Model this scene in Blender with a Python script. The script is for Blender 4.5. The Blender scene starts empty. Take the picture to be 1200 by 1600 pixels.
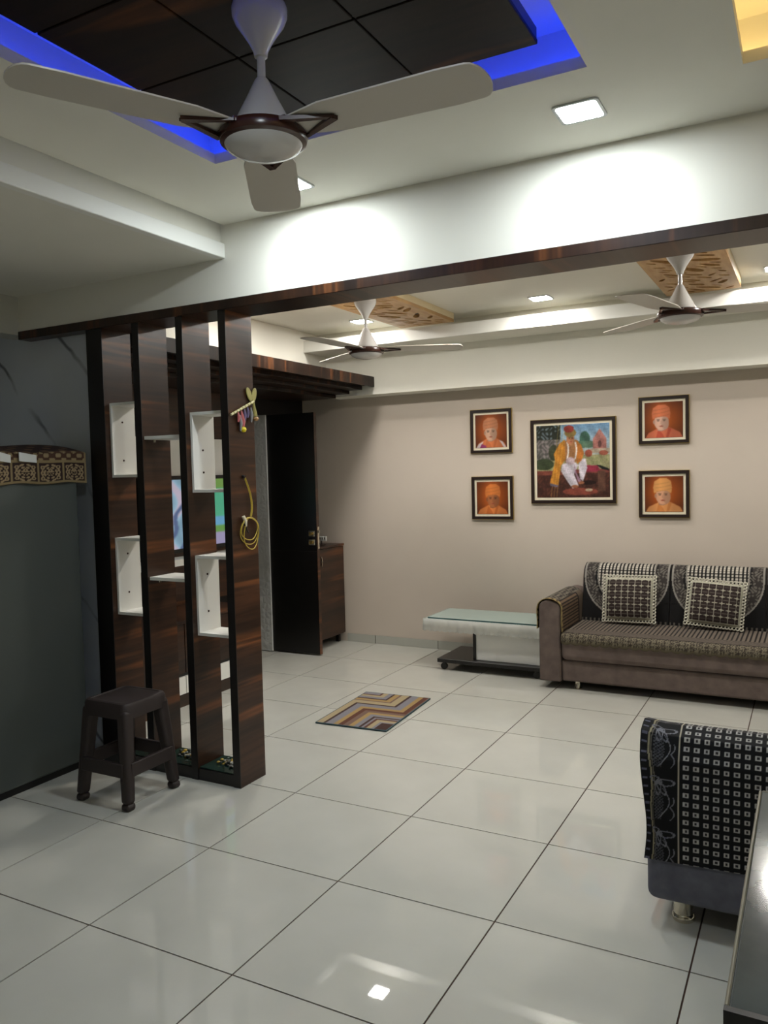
import bpy, bmesh, math, random
import numpy as np
from mathutils import Vector, Matrix
random.seed(7)
rng = np.random.default_rng(7)
S = bpy.context.scene
COL = S.collection

# ------------------------------------------------------------------ camera, world, exposure
FPX = 1247.5
yaw, pitch, roll = -0.4935316, -0.0504735, -0.0249254
fw = Vector((math.sin(yaw)*math.cos(pitch), math.cos(yaw)*math.cos(pitch), math.sin(pitch)))
r0 = Vector((math.cos(yaw), -math.sin(yaw), 0)); u0 = r0.cross(fw)
rt = r0*math.cos(roll) + u0*math.sin(roll); up = -r0*math.sin(roll) + u0*math.cos(roll)
cam = bpy.data.cameras.new('camera'); co = bpy.data.objects.new('camera', cam); COL.objects.link(co)
cam.sensor_fit = 'VERTICAL'; cam.sensor_height = 36.0; cam.lens = FPX/1600*36.0
cam.clip_start = 0.02
M = Matrix((rt, up, -fw)).transposed().to_4x4(); M.translation = Vector((2.1140, -1.7921, 1.4783))
co.matrix_world = M
S.camera = co
W = bpy.data.worlds.new('world'); S.world = W; W.use_nodes = True
W.node_tree.nodes['Background'].inputs[0].default_value = (0.55, 0.62, 0.72, 1)
W.node_tree.nodes['Background'].inputs[1].default_value = 0.35
S.view_settings.view_transform = 'Standard'; S.view_settings.look = 'None'
S.view_settings.gamma = 1.0; S.view_settings.use_curve_mapping = False
S.view_settings.exposure = -0.08
LAMP_FRONT, LAMP_FAR = 220.0, 175.0     # emission of the LED diffusers
COVE_BLUE, COVE_WARM, TV_GLOW = 10.0, 9.0, 0.75

# ------------------------------------------------------------------ helpers
def lin(c):
    return tuple((x/12.92 if x <= 0.04045 else ((x+0.055)/1.055)**2.4) for x in c)
def rgb(r, g, b): return lin((r/255, g/255, b/255))

class MB:
    def __init__(s): s.v = []; s.f = []
    def add(s, vs, fs):
        n = len(s.v); s.v += [tuple(map(float, p)) for p in vs]; s.f += [tuple(i+n for i in f) for f in fs]; return s
    def box(s, x0, x1, y0, y1, z0, z1):
        return s.add([(x0,y0,z0),(x1,y0,z0),(x1,y1,z0),(x0,y1,z0),(x0,y0,z1),(x1,y0,z1),(x1,y1,z1),(x0,y1,z1)],
                     [(0,3,2,1),(4,5,6,7),(0,1,5,4),(1,2,6,5),(2,3,7,6),(3,0,4,7)])
    def hexa(s, b, t):      # bottom quad, top quad (ccw from above)
        return s.add(list(b)+list(t), [(3,2,1,0),(4,5,6,7),(0,1,5,4),(1,2,6,5),(2,3,7,6),(3,0,4,7)])
    def lathe(s, prof, c=(0,0,0), n=32, cap=True):
        vs = []; fs = []
        for r, z in prof:
            for k in range(n):
                a = 2*math.pi*k/n; vs.append((c[0]+r*math.cos(a), c[1]+r*math.sin(a), c[2]+z))
        for i in range(len(prof)-1):
            for k in range(n):
                k2 = (k+1) % n; fs.append((i*n+k, i*n+k2, (i+1)*n+k2, (i+1)*n+k))
        if cap:
            fs.append(tuple(range(n))[::-1]); fs.append(tuple((len(prof)-1)*n+k for k in range(n)))
        return s.add(vs, fs)
    def tube(s, pts, rad, n=10, closed=False):
        pts = [Vector(p) for p in pts]; m = len(pts)
        rads = rad if isinstance(rad, (list, tuple)) else [rad]*m
        vs = []; fs = []; prev = None
        for i, p in enumerate(pts):
            if closed: t = pts[(i+1) % m]-pts[i-1]
            else: t = pts[min(i+1, m-1)]-pts[max(i-1, 0)]
            t.normalize()
            if prev is None:
                a = Vector((0,0,1)) if abs(t.z) < .9 else Vector((1,0,0))
                prev = t.cross(a).normalized()
            else:
                prev = (prev-t*prev.dot(t)).normalized()
            b = t.cross(prev)
            for k in range(n):
                an = 2*math.pi*k/n; vs.append(p+(prev*math.cos(an)+b*math.sin(an))*rads[i])
        rng_ = m if closed else m-1
        for i in range(rng_):
            j = (i+1) % m
            for k in range(n):
                k2 = (k+1) % n; fs.append((i*n+k, i*n+k2, j*n+k2, j*n+k))
        if not closed:
            fs.append(tuple(range(n))[::-1]); fs.append(tuple((m-1)*n+k for k in range(n)))
        return s.add(vs, fs)
    def prism(s, poly, axis, a, b):      # polygon in the two other axes, extruded along axis from a to b
        n = len(poly)
        def P(q, h):
            return {'x': (h, q[0], q[1]), 'y': (q[0], h, q[1]), 'z': (q[0], q[1], h)}[axis]
        vs = [P(q, a) for q in poly]+[P(q, b) for q in poly]
        fs = [tuple(range(n))[::-1], tuple(range(n, 2*n))]+[(i, (i+1) % n, n+(i+1) % n, n+i) for i in range(n)]
        return s.add(vs, fs)
    def build(s, name, mat, parent=None, bevel=0, seg=2, smooth=False, local=False):
        off = Vector((0,0,0)) if (parent is None or local) else worldloc(parent)
        me = bpy.data.meshes.new(name)
        me.from_pydata([tuple(Vector(p)-off) for p in s.v], [], s.f)
        bm = bmesh.new(); bm.from_mesh(me); bmesh.ops.recalc_face_normals(bm, faces=bm.faces); bm.to_mesh(me); bm.free()
        me.materials.append(mat)
        o = bpy.data.objects.new(name, me); COL.objects.link(o)
        if parent: o.parent = parent
        if smooth:
            me.shade_smooth(); me.set_sharp_from_angle(angle=math.radians(38))
        if bevel:
            m = o.modifiers.new('bevel', 'BEVEL'); m.width = bevel; m.segments = seg; m.limit_method = 'ANGLE'
            m.angle_limit = math.radians(35)
            if seg > 1: me.shade_smooth(); me.set_sharp_from_angle(angle=math.radians(50))
            m.harden_normals = False
        return o
def worldloc(o):
    v = Vector((0,0,0))
    while o: v = v+o.location; o = o.parent
    return v
def tag(o, label=None, cat=None, group=None, kind=None):
    if label: o['label'] = label
    if cat: o['category'] = cat
    if group: o['group'] = group
    if kind: o['kind'] = kind
    return o
def thing(name, label, cat, loc=(0,0,0), group=None, rotz=0):
    o = bpy.data.objects.new(name, None); COL.objects.link(o); o.location = loc; o.rotation_euler = (0,0,rotz)
    o.empty_display_size = .05
    return tag(o, label, cat, group)
def struct(o, label=None, cat=None):
    return tag(o, label, cat, kind='structure')
def copy_tree(o, parent=None):
    c = o.copy(); COL.objects.link(c); c.parent = parent
    for ch in o.children: copy_tree(ch, c)
    return c
def grid(name, nu, nv, pos, col, mat, parent=None, thick=0, offset=0, local=False, smooth=True):
    """a finely divided sheet; pos(U,V)->x,y,z and col(U,V)->rgb arrays over u,v in 0..1 (sRGB colours)"""
    u, v = np.meshgrid(np.linspace(0,1,nu), np.linspace(0,1,nv))
    x, y, z = pos(u, v); off = Vector((0,0,0)) if (parent is None or local) else worldloc(parent)
    P = np.stack([np.broadcast_to(x,u.shape)-off.x, np.broadcast_to(y,u.shape)-off.y, np.broadcast_to(z,u.shape)-off.z], -1).reshape(-1,3)
    idx = np.arange(nu*nv).reshape(nv, nu)
    F = np.stack([idx[:-1,:-1], idx[:-1,1:], idx[1:,1:], idx[1:,:-1]], -1).reshape(-1,4)
    me = bpy.data.meshes.new(name)
    me.vertices.add(len(P)); me.vertices.foreach_set('co', P.ravel())
    me.loops.add(F.size); me.loops.foreach_set('vertex_index', F.ravel().astype(np.int32))
    me.polygons.add(len(F)); me.polygons.foreach_set('loop_start', (np.arange(len(F))*4).astype(np.int32))
    me.polygons.foreach_set('loop_total', np.full(len(F), 4, np.int32))
    me.update(); me.validate()
    c = np.clip(np.broadcast_to(col(u, v), u.shape+(3,)), 0, 1)
    c = np.where(c <= .04045, c/12.92, ((c+.055)/1.055)**2.4)
    ca = me.color_attributes.new('paint', 'FLOAT_COLOR', 'POINT')
    ca.data.foreach_set('color', np.concatenate([c, np.ones(u.shape+(1,))], -1).reshape(-1).astype(np.float32))
    if smooth: me.shade_smooth()
    me.materials.append(mat)
    o = bpy.data.objects.new(name, me); COL.objects.link(o)
    if parent: o.parent = parent
    if thick:
        m = o.modifiers.new('thickness', 'SOLIDIFY'); m.thickness = thick; m.offset = offset
    return o

def blur(C, n=1):
    for _ in range(n):
        P = np.pad(C, ((1,1), (1,1), (0,0)), 'edge')
        C = (P[1:-1,1:-1]*2+P[:-2,1:-1]+P[2:,1:-1]+P[1:-1,:-2]+P[1:-1,2:])/6
    return C

# ------------------------------------------------------------------ materials
def mat(name, col, rough=.5, metal=0, spec=.5, emit=None, es=0, trans=0, coat=0, alpha=1):
    m = bpy.data.materials.new(name); m.use_nodes = True
    b = m.node_tree.nodes['Principled BSDF']
    b.inputs['Base Color'].default_value = (*col, 1); b.inputs['Roughness'].default_value = rough
    b.inputs['Metallic'].default_value = metal; b.inputs['Specular IOR Level'].default_value = spec
    b.inputs['Transmission Weight'].default_value = trans; b.inputs['Coat Weight'].default_value = coat
    b.inputs['Alpha'].default_value = alpha
    if emit: b.inputs['Emission Color'].default_value = (*emit, 1); b.inputs['Emission Strength'].default_value = es
    return m
def nodes(m): return m.node_tree.nodes, m.node_tree.links
def noise(m, vec, scale=(1,1,1), sc=1.0, det=4, rough=.5, rot=(0,0,0), dist=0):
    n, l = nodes(m)
    mp = n.new('ShaderNodeMapping'); mp.inputs['Scale'].default_value = scale; mp.inputs['Rotation'].default_value = rot
    l.new(vec, mp.inputs['Vector'])
    t = n.new('ShaderNodeTexNoise'); t.inputs['Scale'].default_value = sc; t.inputs['Detail'].default_value = det
    t.inputs['Roughness'].default_value = rough; t.inputs['Distortion'].default_value = dist
    l.new(mp.outputs[0], t.inputs['Vector']); return t.outputs['Fac']
def ramp(m, fac, stops):
    n, l = nodes(m); r = n.new('ShaderNodeValToRGB'); e = r.color_ramp.elements
    while len(e) < len(stops): e.new(.5)
    for k, (p, c) in enumerate(stops): e[k].position = p; e[k].color = (*c, 1)
    l.new(fac, r.inputs[0]); return r.outputs[0]
def mix(m, a, b, fac, mode='MIX'):
    n, l = nodes(m); x = n.new('ShaderNodeMix'); x.data_type = 'RGBA'; x.blend_type = mode
    for sock, val in ((x.inputs[6], a), (x.inputs[7], b), (x.inputs[0], fac)):
        if isinstance(val, bpy.types.NodeSocket): l.new(val, sock)
        else: sock.default_value = val if isinstance(val, (int, float)) else (*val, 1)
    return x.outputs[2]
def coords(m, kind='Object'):
    n, l = nodes(m); return n.new('ShaderNodeTexCoord').outputs[kind]
def bump(m, h, strength=.2, dist=.005):
    n, l = nodes(m); b = n.new('ShaderNodeBump'); b.inputs['Strength'].default_value = strength; b.inputs['Distance'].default_value = dist
    l.new(h, b.inputs['Height']); l.new(b.outputs[0], n['Principled BSDF'].inputs['Normal'])
def setcol(m, sock):
    n, l = nodes(m); l.new(sock, n['Principled BSDF'].inputs['Base Color'])

def wood(name, sc1, sc2, rot=(0,0,0), rough=.32, bright=1.0, spec=.5, streak=1.0, lo=.60):
    m = mat(name, (.05,.03,.02), rough)
    c = coords(m)
    a = noise(m, c, sc1, 1.0, 5, .6, rot, .3)
    base = ramp(m, a, [(.30, tuple(bright*x for x in rgb(34,22,16))), (.52, tuple(bright*x for x in rgb(60,38,25))), (.72, tuple(bright*x for x in rgb(84,52,33)))])
    b = noise(m, c, sc2, 1.0, 3, .55, rot, .2)
    m.node_tree.nodes['Principled BSDF'].inputs['Specular IOR Level'].default_value = spec
    s = ramp(m, b, [(lo, (0,0,0)), (lo+.075, (1,1,1)), (lo+.105, (.25,.25,.25)), (lo+.18, (0,0,0))])
    out = mix(m, base, tuple(bright*streak*x for x in rgb(128,78,44)), s)
    f = noise(m, c, tuple(x*6 for x in sc2), 1.0, 2, .5, rot)
    out = mix(m, out, ramp(m, f, [(.3, (.55,.55,.55)), (.7, (1.15,1.12,1.1))]), 1.0, 'MULTIPLY')
    setcol(m, out); return m
M_WOOD = wood('walnut_panel', (.5,.5,5.5), (.35,.35,7.0), (math.radians(9),0,0), bright=1.0, streak=.95, lo=.55, spec=.35)
M_WOODX = wood('walnut_trim', (3.5,.4,.4), (7.0,.3,.3), streak=.75, bright=.58)
M_WOODY = wood('walnut_fascia', (.4,7,.4), (.4,11.0,.4), bright=.36, streak=1.1, lo=.57, spec=.25)
M_WOODC = wood('walnut_ceiling', (1.2,5,1), (.6,5.0,1), (0,0,.5), rough=.5, bright=.30, spec=.12, streak=1.6)
M_WOODCAB = wood('walnut_cabinet', (.5,.5,5), (.4,.4,6), (math.radians(8),0,0), bright=.95, lo=.58, streak=.7)
M_EDGE = mat('dark_edge_band', rgb(20,15,13), .35)
M_BLACK = mat('black_laminate', rgb(15,13,12), .35)
M_WHITE = mat('white_paint', rgb(236,235,228), .55)
def plaster(name, c, amt=.04):
    m = mat(name, c, .72); f = noise(m, coords(m), (1,1,1), 3.0, 4)
    setcol(m, ramp(m, f, [(.3, tuple(x*(1-amt) for x in c)), (.7, tuple(x*(1+amt) for x in c))]))
    g = noise(m, coords(m), (1,1,1), 90.0, 2); bump(m, g, .06, .002); return m
M_CEIL = plaster('ceiling_paint', rgb(232,229,217), .015)
M_WALL = plaster('beige_wall_paint', rgb(198,186,172), .02)
M_COVE = mat('cove_paint', rgb(225,225,222), .7)
M_SIDE = plaster('side_wall_paint', rgb(205,203,192), .03)
# floor tile
M_TILE = mat('polished_tile', rgb(196,196,187), .018, spec=.5)
f = noise(M_TILE, coords(M_TILE), (1,1,1), 2.5, 5)
setcol(M_TILE, ramp(M_TILE, f, [(.3, rgb(180,179,170)), (.7, rgb(190,189,180))]))
M_GROUT = mat('brown_grout', rgb(70,54,48), .9, spec=.1)
M_SKIRT = mat('skirting_tile', rgb(176,176,166), .12)
# marble
M_MARBLE = mat('grey_marble', rgb(150,152,152), .3)
c = coords(M_MARBLE)
n, l = nodes(M_MARBLE); mp = n.new('ShaderNodeMapping'); mp.inputs['Rotation'].default_value = (0, math.radians(42), 0); l.new(c, mp.inputs['Vector'])
wv = n.new('ShaderNodeTexWave'); wv.bands_direction = 'X'; wv.inputs['Scale'].default_value = .75; wv.inputs['Distortion'].default_value = 2.6
wv.inputs['Detail'].default_value = 4; wv.inputs['Detail Scale'].default_value = 1.6; l.new(mp.outputs[0], wv.inputs['Vector'])
v1 = wv.outputs['Fac']
v2 = noise(M_MARBLE, c, (1,1,1), 1.2, 3)
veins = ramp(M_MARBLE, v1, [(.0, (.9,.9,.9)), (.003, (.6,.6,.6)), (.012, (0,0,0)), (1, (0,0,0))])
veins = mix(M_MARBLE, (0,0,0), veins, ramp(M_MARBLE, noise(M_MARBLE, c, (1,1,1), 2.2, 2), [(.36, (.0,.0,.0)), (.5, (1,1,1))]))
base = ramp(M_MARBLE, v2, [(.3, rgb(196,202,210)), (.7, rgb(214,218,224))])
setcol(M_MARBLE, mix(M_MARBLE, base, rgb(96,98,106), veins))
# vertex painted
def painted(name, rough=.8, emit=0, spec=.3, bumpy=0):
    m = mat(name, (.5,.5,.5), rough, spec=spec); n, l = nodes(m)
    a = n.new('ShaderNodeAttribute'); a.attribute_name = 'paint'
    l.new(a.outputs['Color'], n['Principled BSDF'].inputs['Base Color'])
    if emit:
        l.new(a.outputs['Color'], n['Principled BSDF'].inputs['Emission Color']); n['Principled BSDF'].inputs['Emission Strength'].default_value = emit
    if bumpy:
        g = noise(m, coords(m), (1,1,1), 260.0, 2); bump(m, g, bumpy, .002)
    return m
M_PRINT = painted('picture_print', .35)
M_CLOTH = painted('woven_cloth', .85, bumpy=.4)
M_RUG = painted('woven_mat', .95, bumpy=.6)
M_SCREEN = painted('tv_picture', .2, emit=TV_GLOW)
M_FANW = mat('fan_ivory_enamel', rgb(205,203,200), .22, coat=.4)
M_BLADE = mat('fan_blade_grey', rgb(202,196,185), .4)
M_FANB = mat('fan_brown_trim', rgb(62,34,26), .25)
M_FRIDGE = mat('fridge_grey', rgb(92,97,93), .38, metal=.35)
M_PLAST = mat('brown_plastic', rgb(46,36,34), .55)
M_SOFA = mat('taupe_suede', rgb(98,86,82), .9)
f = noise(M_SOFA, coords(M_SOFA), (1,1,1), 14, 5)
setcol(M_SOFA, ramp(M_SOFA, f, [(.3, rgb(98,85,80)), (.7, rgb(120,105,98))])); bump(M_SOFA, noise(M_SOFA, coords(M_SOFA), (1,1,1), 300, 2), .3, .002)
M_CHAIR = mat('charcoal_suede', rgb(76,76,84), .9)
f = noise(M_CHAIR, coords(M_CHAIR), (1,1,1), 20, 5)
setcol(M_CHAIR, ramp(M_CHAIR, f, [(.3, rgb(88,88,99)), (.7, rgb(108,108,118))]))
M_CHROME = mat('chrome', (.72,.67,.56), .15, metal=1)
M_BRASS = mat('brass', rgb(200,170,100), .25, metal=1)
M_GOLD = mat('gilt_edge', rgb(190,165,95), .3, metal=.8)
M_FRAME = mat('frame_dark_brown', rgb(38,26,22), .3)
M_MATB = mat('picture_mat', rgb(226,216,190), .7)
M_GLASS = mat('green_glass', rgb(40,66,58), .04, trans=.35)
M_GTOP = mat('frosted_glass_top', rgb(160,178,172), .12)
M_JALI = mat('carved_wood', rgb(196,158,104), .45)
f = noise(M_JALI, coords(M_JALI), (6,1,1), 5, 4)
setcol(M_JALI, ramp(M_JALI, f, [(.3, rgb(166,122,70)), (.7, rgb(196,158,104))]))
M_CREAM = mat('cream_edge', rgb(226,208,170), .55)
M_TABLETOP = mat('grey_stone_top', rgb(74,84,84), .12)
f = noise(M_TABLETOP, coords(M_TABLETOP), (1,1,1), 7, 5)
setcol(M_TABLETOP, ramp(M_TABLETOP, f, [(.3, rgb(44,52,54)), (.7, rgb(66,75,76))]))
M_RIM = mat('beige_rim', rgb(116,110,92), .35)
M_LACE = mat('clear_lace_plastic', rgb(205,206,198), .35, alpha=.55)
M_YEL = mat('yellow_cable', rgb(186,160,56), .45)
M_LAMP = mat('led_diffuser', (1,1,1), .5, emit=(.86,.95,1.0), es=LAMP_FRONT)
M_LAMPF = mat('led_diffuser_far', (1,1,1), .5, emit=(1.0,.965,.91), es=LAMP_FAR)
M_BLUE = mat('blue_led', (0,0,0), .5, emit=(.01,.045,1.0), es=COVE_BLUE)
M_WARM = mat('warm_led', (0,0,0), .5, emit=(1.0,.66,.22), es=COVE_WARM)
M_RING = mat('lamp_bezel', rgb(190,192,190), .35)
M_HEX = mat('grey_textured_laminate', rgb(205,206,204), .5)
hx = coords(M_HEX); n, l = nodes(M_HEX); vo = n.new('ShaderNodeTexVoronoi'); vo.inputs['Scale'].default_value = 22; vo.feature = 'DISTANCE_TO_EDGE'
l.new(hx, vo.inputs['Vector']); bump(M_HEX, vo.outputs['Distance'], .8, .01)

# ------------------------------------------------------------------ the shell
ZC = 2.615; YB = 4.18; XL = -1.90; XF = -1.67; XR = 4.2; YN = -3.0
floor = struct(MB().box(-3.0, XR, YN, YB+.1, -.06, -.003).build('floor', M_GROUT))
tile0 = None; g = .0027
for i in range(-5, 7):
    for j in range(-5, 7):
        if i < -3 and not (3.0 <= .6*(j+1) and .6*j <= 3.6) and not .6*j < 1.2: continue
        if tile0 is None:
            tile0 = MB().box(g, .6-g, g, .6-g, -.010, 0).build('tile', M_TILE, floor)
            t = tile0
        else:
            t = tile0.copy(); COL.objects.link(t); t.parent = floor
        t.location = (.6*i, .6*j, 0)
# walls
struct(MB().box(XL-.25, XR, YB, YB+.12, 0, 2.9).build('wall_back', M_WALL))
wl = MB().box(XL-.25, XL, 1.332, 3.09, 0, 2.9).box(XL-.25, XL, 3.575, YB, 0, 2.9).box(XL-.25, XL, 3.09, 3.575, 1.97, 2.9)
struct(wl.build('wall_left', M_BLACK))
struct(MB().box(-3.0, -1.165, 1.2, 1.33, 0, 2.24).box(-3.0, XF, 1.2, 1.33, 2.24, 2.66).build('wall_marble', M_MARBLE))
struct(MB().box(XF-.14, XF, YN, 1.2, 2.262, 2.66).build('ceiling_beam', M_SIDE))
struct(MB().box(-3.12, -3.0, YN, 1.33, 0, 2.66).build('wall_left_front', M_MARBLE))
struct(MB().box(-3.0, XF-.14, YN, 1.2, ZC, 2.66).build('ceiling_side', M_CEIL))
struct(MB().box(XR, XR+.12, YN, YB, 0, 2.9).build('wall_right', M_SIDE))
struct(MB().box(-3.12, XR, YN-.12, YN, 0, 2.9).build('wall_rear', M_SIDE))
struct(MB().box(-3.1, -3.0, 2.9, 3.8, 0, 2.4).box(-3.0, -2.15, 3.0, 3.09, 0, 2.4).box(-3.0, -2.15, 3.575, 3.7, 0, 2.4).box(-3.1,-2.15,2.9,3.8,2.4,2.5).build('wall_passage', M_SIDE))
struct(MB().box(XL-.25, -1.858, 3.566, 3.582, .006, 1.968).build('trim_2', M_HEX))     # grey textured door lining
# skirting tiles along the back wall
sk = struct(MB().box(-1.49, XR, YB-.006, YB, 0, .068).build('baseboard_back', M_GROUT))
xs = [-1.49, -1.208, -.617, -.02, .58, 1.18, 1.78, 2.38, 2.98, 3.58, 4.2]
for a, b in zip(xs[:-1], xs[1:]):
    MB().box(a+.003, b-.003, YB-.012, YB-.004, .001, .070).build('skirting_tile', M_SKIRT, sk)
# ceilings
def slab_with_holes(mb, x0, x1, y0, y1, z0, z1, holes):
    xs = sorted({x0, x1, *[h[0] for h in holes], *[h[1] for h in holes]})
    ys = sorted({y0, y1, *[h[2] for h in holes], *[h[3] for h in holes]})
    for a, b in zip(xs[:-1], xs[1:]):
        for c_, d in zip(ys[:-1], ys[1:]):
            mx, my = (a+b)/2, (c_+d)/2
            if any(h[0] < mx < h[1] and h[2] < my < h[3] for h in holes): continue
            mb.box(a, b, c_, d, z0, z1)
H1 = (.19, 1.545, -.765, .552); H2 = (1.936, 3.30, -.95, .77)
cb = MB(); slab_with_holes(cb, -.25, XR, YN, 1.14, ZC, ZC+.035, [H1, H2])
ceil = struct(cb.build('ceiling', M_CEIL))
cv = MB()
for h, e in ((H1, .12), (H2, .12)):
    a, b, c_, d = h[0]-e, h[1]+e, h[2]-e, h[3]+e
    cv.box(a, b, c_, d, 2.80, 2.82)
    for q in ((a-.02, a, c_, d), (b, b+.02, c_, d), (a, b, c_-.02, c_), (a, b, d, d+.02)): cv.box(*q, ZC+.02, 2.82)
cv.build('cove_recess', M_COVE, ceil)
MB().box(XL-.25, XR, 1.30, YB, ZC, ZC+.05).build('ceiling_panel_plain', M_CEIL, ceil)
# low soffit over the fridge with a moulding along its edge
so = struct(MB().box(XF, -.27, YN, 1.135, 2.467, 2.66).build('ceiling_soffit', M_CEIL))
MB().box(-.29, -.248, YN, 1.135, 2.466, 2.534).build('moulding', M_WHITE, so, bevel=.004)
# the cross beam and its walnut trim
struct(MB().box(XF, XR, 1.13, 1.31, 2.275, 2.63).build('ceiling_beam', M_CEIL))
struct(MB().box(XF, XR, 1.12, 1.332, 2.238, 2.282).build('trim_1', M_WOODX, bevel=.002, seg=1))
# rear soffit with its strip, and the dropped beam on the back wall
rs = struct(MB().box(-1.5, XR, 3.84, 4.0, 2.452, 2.63).box(-1.5, XR, 3.64, 3.84, 2.452, 2.474).build('ceiling_soffit', M_CEIL))
MB().box(-1.5, XR, 3.628, 3.655, 2.450, 2.540).build('moulding', M_WHITE, rs, bevel=.003)
struct(MB().box(-1.5, XR, 3.97, YB, 2.112, 2.50).build('ceiling_beam', M_CEIL))
struct(MB().box(XL, -1.5, 1.31, YB, 2.256, 2.63).build('wall_left_upper', M_CEIL))

# ------------------------------------------------------------------ led coves
def led_run(name, h, m, label):
    e = .085; a, b, c_, d = h[0]-e, h[1]+e, h[2]-e, h[3]+e; w = .012
    t = thing(name, label, 'led strip', ((a+b)/2, (c_+d)/2, ZC+.035))
    for q in ((a, a+w, c_, d), (b-w, b, c_, d), (a, b, c_, c_+w), (a, b, d-w, d)):
        MB().box(*q, ZC+.0355, ZC+.047).build('strip', m, t)
    return t
led_run('cove_led_strip', H1, M_BLUE, 'blue LED strip glowing in the ceiling recess around the walnut panel')
led_run('cove_led_strip', H2, M_WARM, 'warm yellow LED strip in the ceiling recess at top right')

# ------------------------------------------------------------------ walnut panel in the recess
t = thing('ceiling_wood_panel', 'dark walnut ceiling panel of square boards above the nearest fan', 'ceiling panel', (.87, -.115, 2.655))
MB().box(.40, 1.34, -.57, .34, 2.70, 2.80).build('hanger', M_EDGE, t)
MB().box(.305, 1.435, -.665, .435, 2.664, 2.70).build('backing', M_EDGE, t)
for i in range(3):
    for j in range(3):
        x0 = .30+.38*i; y0 = -.67+.37*j
        MB().box(x0+.003, x0+.377, y0+.003, y0+.367, 2.655, 2.668).build('board', M_WOODC, t, bevel=.002, seg=1)

# ------------------------------------------------------------------ ceiling fans
def make_fan(name, label):
    t = thing(name, label, 'fan', (0,0,0), 'ceiling fans')
    B = lambda mb, n, m, p=t: mb.build(n, m, p, smooth=True, local=True)
    B(MB().lathe([(.066,0), (.070,-.012), (.069,-.030), (.061,-.048), (.044,-.072), (.029,-.095), (.019,-.115), (.0165,-.128), (.010,-.130)], n=40), 'canopy', M_FANW)
    B(MB().lathe([(.0105,-.126), (.0105,-.19)], n=20), 'rod', M_FANW)
    B(MB().lathe([(.013,-.180), (.019,-.188), (.042,-.235), (.070,-.288), (.082,-.308), (.082,-.316)], n=40), 'motor_cone', M_FANW)
    B(MB().lathe([(.070,-.308), (.096,-.308), (.108,-.313), (.113,-.325), (.109,-.340), (.096,-.346)], n=48), 'trim_ring', M_FANB)
    B(MB().lathe([(.096,-.338), (.098,-.345), (.091,-.356), (.070,-.366), (.038,-.373), (.002,-.375)], n=48), 'bottom_cap', M_FANW)
    for k in range(3):
        a = 2*math.pi*k/3
        R = Matrix.Rotation(a, 4, 'Z') @ Matrix.Translation((0,0,-.318)) @ Matrix.Rotation(math.radians(-4), 4, 'X')
        # blade outline
        out = [(.100,-.050), (.20,-.074), (.50,-.078), (.565,-.074)]
        for q in range(1, 8):
            an = -math.pi/2+math.pi*q/8; out.append((.565+.035*math.cos(an), .074*math.sin(an)))
        out += [(.565,.074), (.50,.078), (.20,.070), (.100,.046)]
        mb = MB().prism(out, 'z', 0, .004); mb.v = [tuple(R @ Vector(p)) for p in mb.v]
        bl = B(mb, 'blade', M_BLADE)
        # open triangular bracket beneath the root of the blade
        pts = [(.090,-.062,-.006), (.212,-.010,-.006), (.096,.052,-.006)]
        mb = MB()
        R2 = Matrix.Rotation(a, 4, 'Z') @ Matrix.Translation((0,0,-.318))
        for (p, q_) in ((pts[0], pts[1]), (pts[1], pts[2])):
            p = Vector(p); q_ = Vector(q_); d = (q_-p).normalized(); nn = Vector((-d.y, d.x, 0))*.010
            mb.hexa([p-nn-Vector((0,0,.004)), q_-nn*.6-Vector((0,0,.002)), q_+nn*.6-Vector((0,0,.002)), p+nn-Vector((0,0,.004))],
                    [p-nn+Vector((0,0,.006)), q_-nn*.6+Vector((0,0,.005)), q_+nn*.6+Vector((0,0,.005)), p+nn+Vector((0,0,.006))])
        mb.box(.080, .104, -.062, .056, -.008, .004)
        mb.v = [tuple(R2 @ Vector(p)) for p in mb.v]
        mb.build('bracket', M_FANB, bl, local=True)
    return t
fan = make_fan('ceiling_fan', 'large ivory ceiling fan with brown ring hanging from the walnut ceiling panel')
fan.location = (.886, -.104, 2.657); fan.rotation_euler = (0, 0, math.radians(122.2))
f2 = copy_tree(fan); f2.location = (-.345, 2.60, 2.558); f2.rotation_euler = (0, 0, math.radians(26)); f2['label'] = 'ceiling fan in front of the carved panel above the door side'
f3 = copy_tree(fan); f3.location = (1.525, 2.50, 2.558); f3.rotation_euler = (0, 0, math.radians(16)); f3['label'] = 'ceiling fan under the carved panel nearest the right edge'

# ------------------------------------------------------------------ downlights
def downlight(x, y, label, m, group, s=.064):
    t = thing('downlight', label, 'ceiling light', (x, y, ZC), group)
    def ring(r, z, n=6):
        o = []
        for cx, cy, a0 in ((1,1,0), (-1,1,90), (-1,-1,180), (1,-1,270)):
            for k in range(n+1):
                a = math.radians(a0+90*k/n); rr = r*.22
                o.append((cx*(r-rr)+rr*math.cos(a), cy*(r-rr)+rr*math.sin(a)))
        return o
    mb = MB(); o1 = ring(s+.010, 0); o2 = ring(s, 0); n = len(o1)
    mb.add([(p[0], p[1], -.0) for p in o1]+[(p[0], p[1], -.006) for p in o1]+[(p[0], p[1], -.006) for p in o2]+[(p[0], p[1], 0) for p in o2],
           [(i, (i+1) % n, n+(i+1) % n, n+i) for i in range(n)]+[(n+i, n+(i+1) % n, 2*n+(i+1) % n, 2*n+i) for i in range(n)]+[(2*n+i, 2*n+(i+1) % n, 3*n+(i+1) % n, 3*n+i) for i in range(n)])
    mb.build('bezel', M_RING, t, local=True)
    MB().prism(o2, 'z', -.0045, -.0005).build('diffuser', m, t, local=True)
    return t
downlight(1.455, .82, 'square LED downlight in the white ceiling right of the big fan', M_LAMP, 'front downlights')
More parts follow.
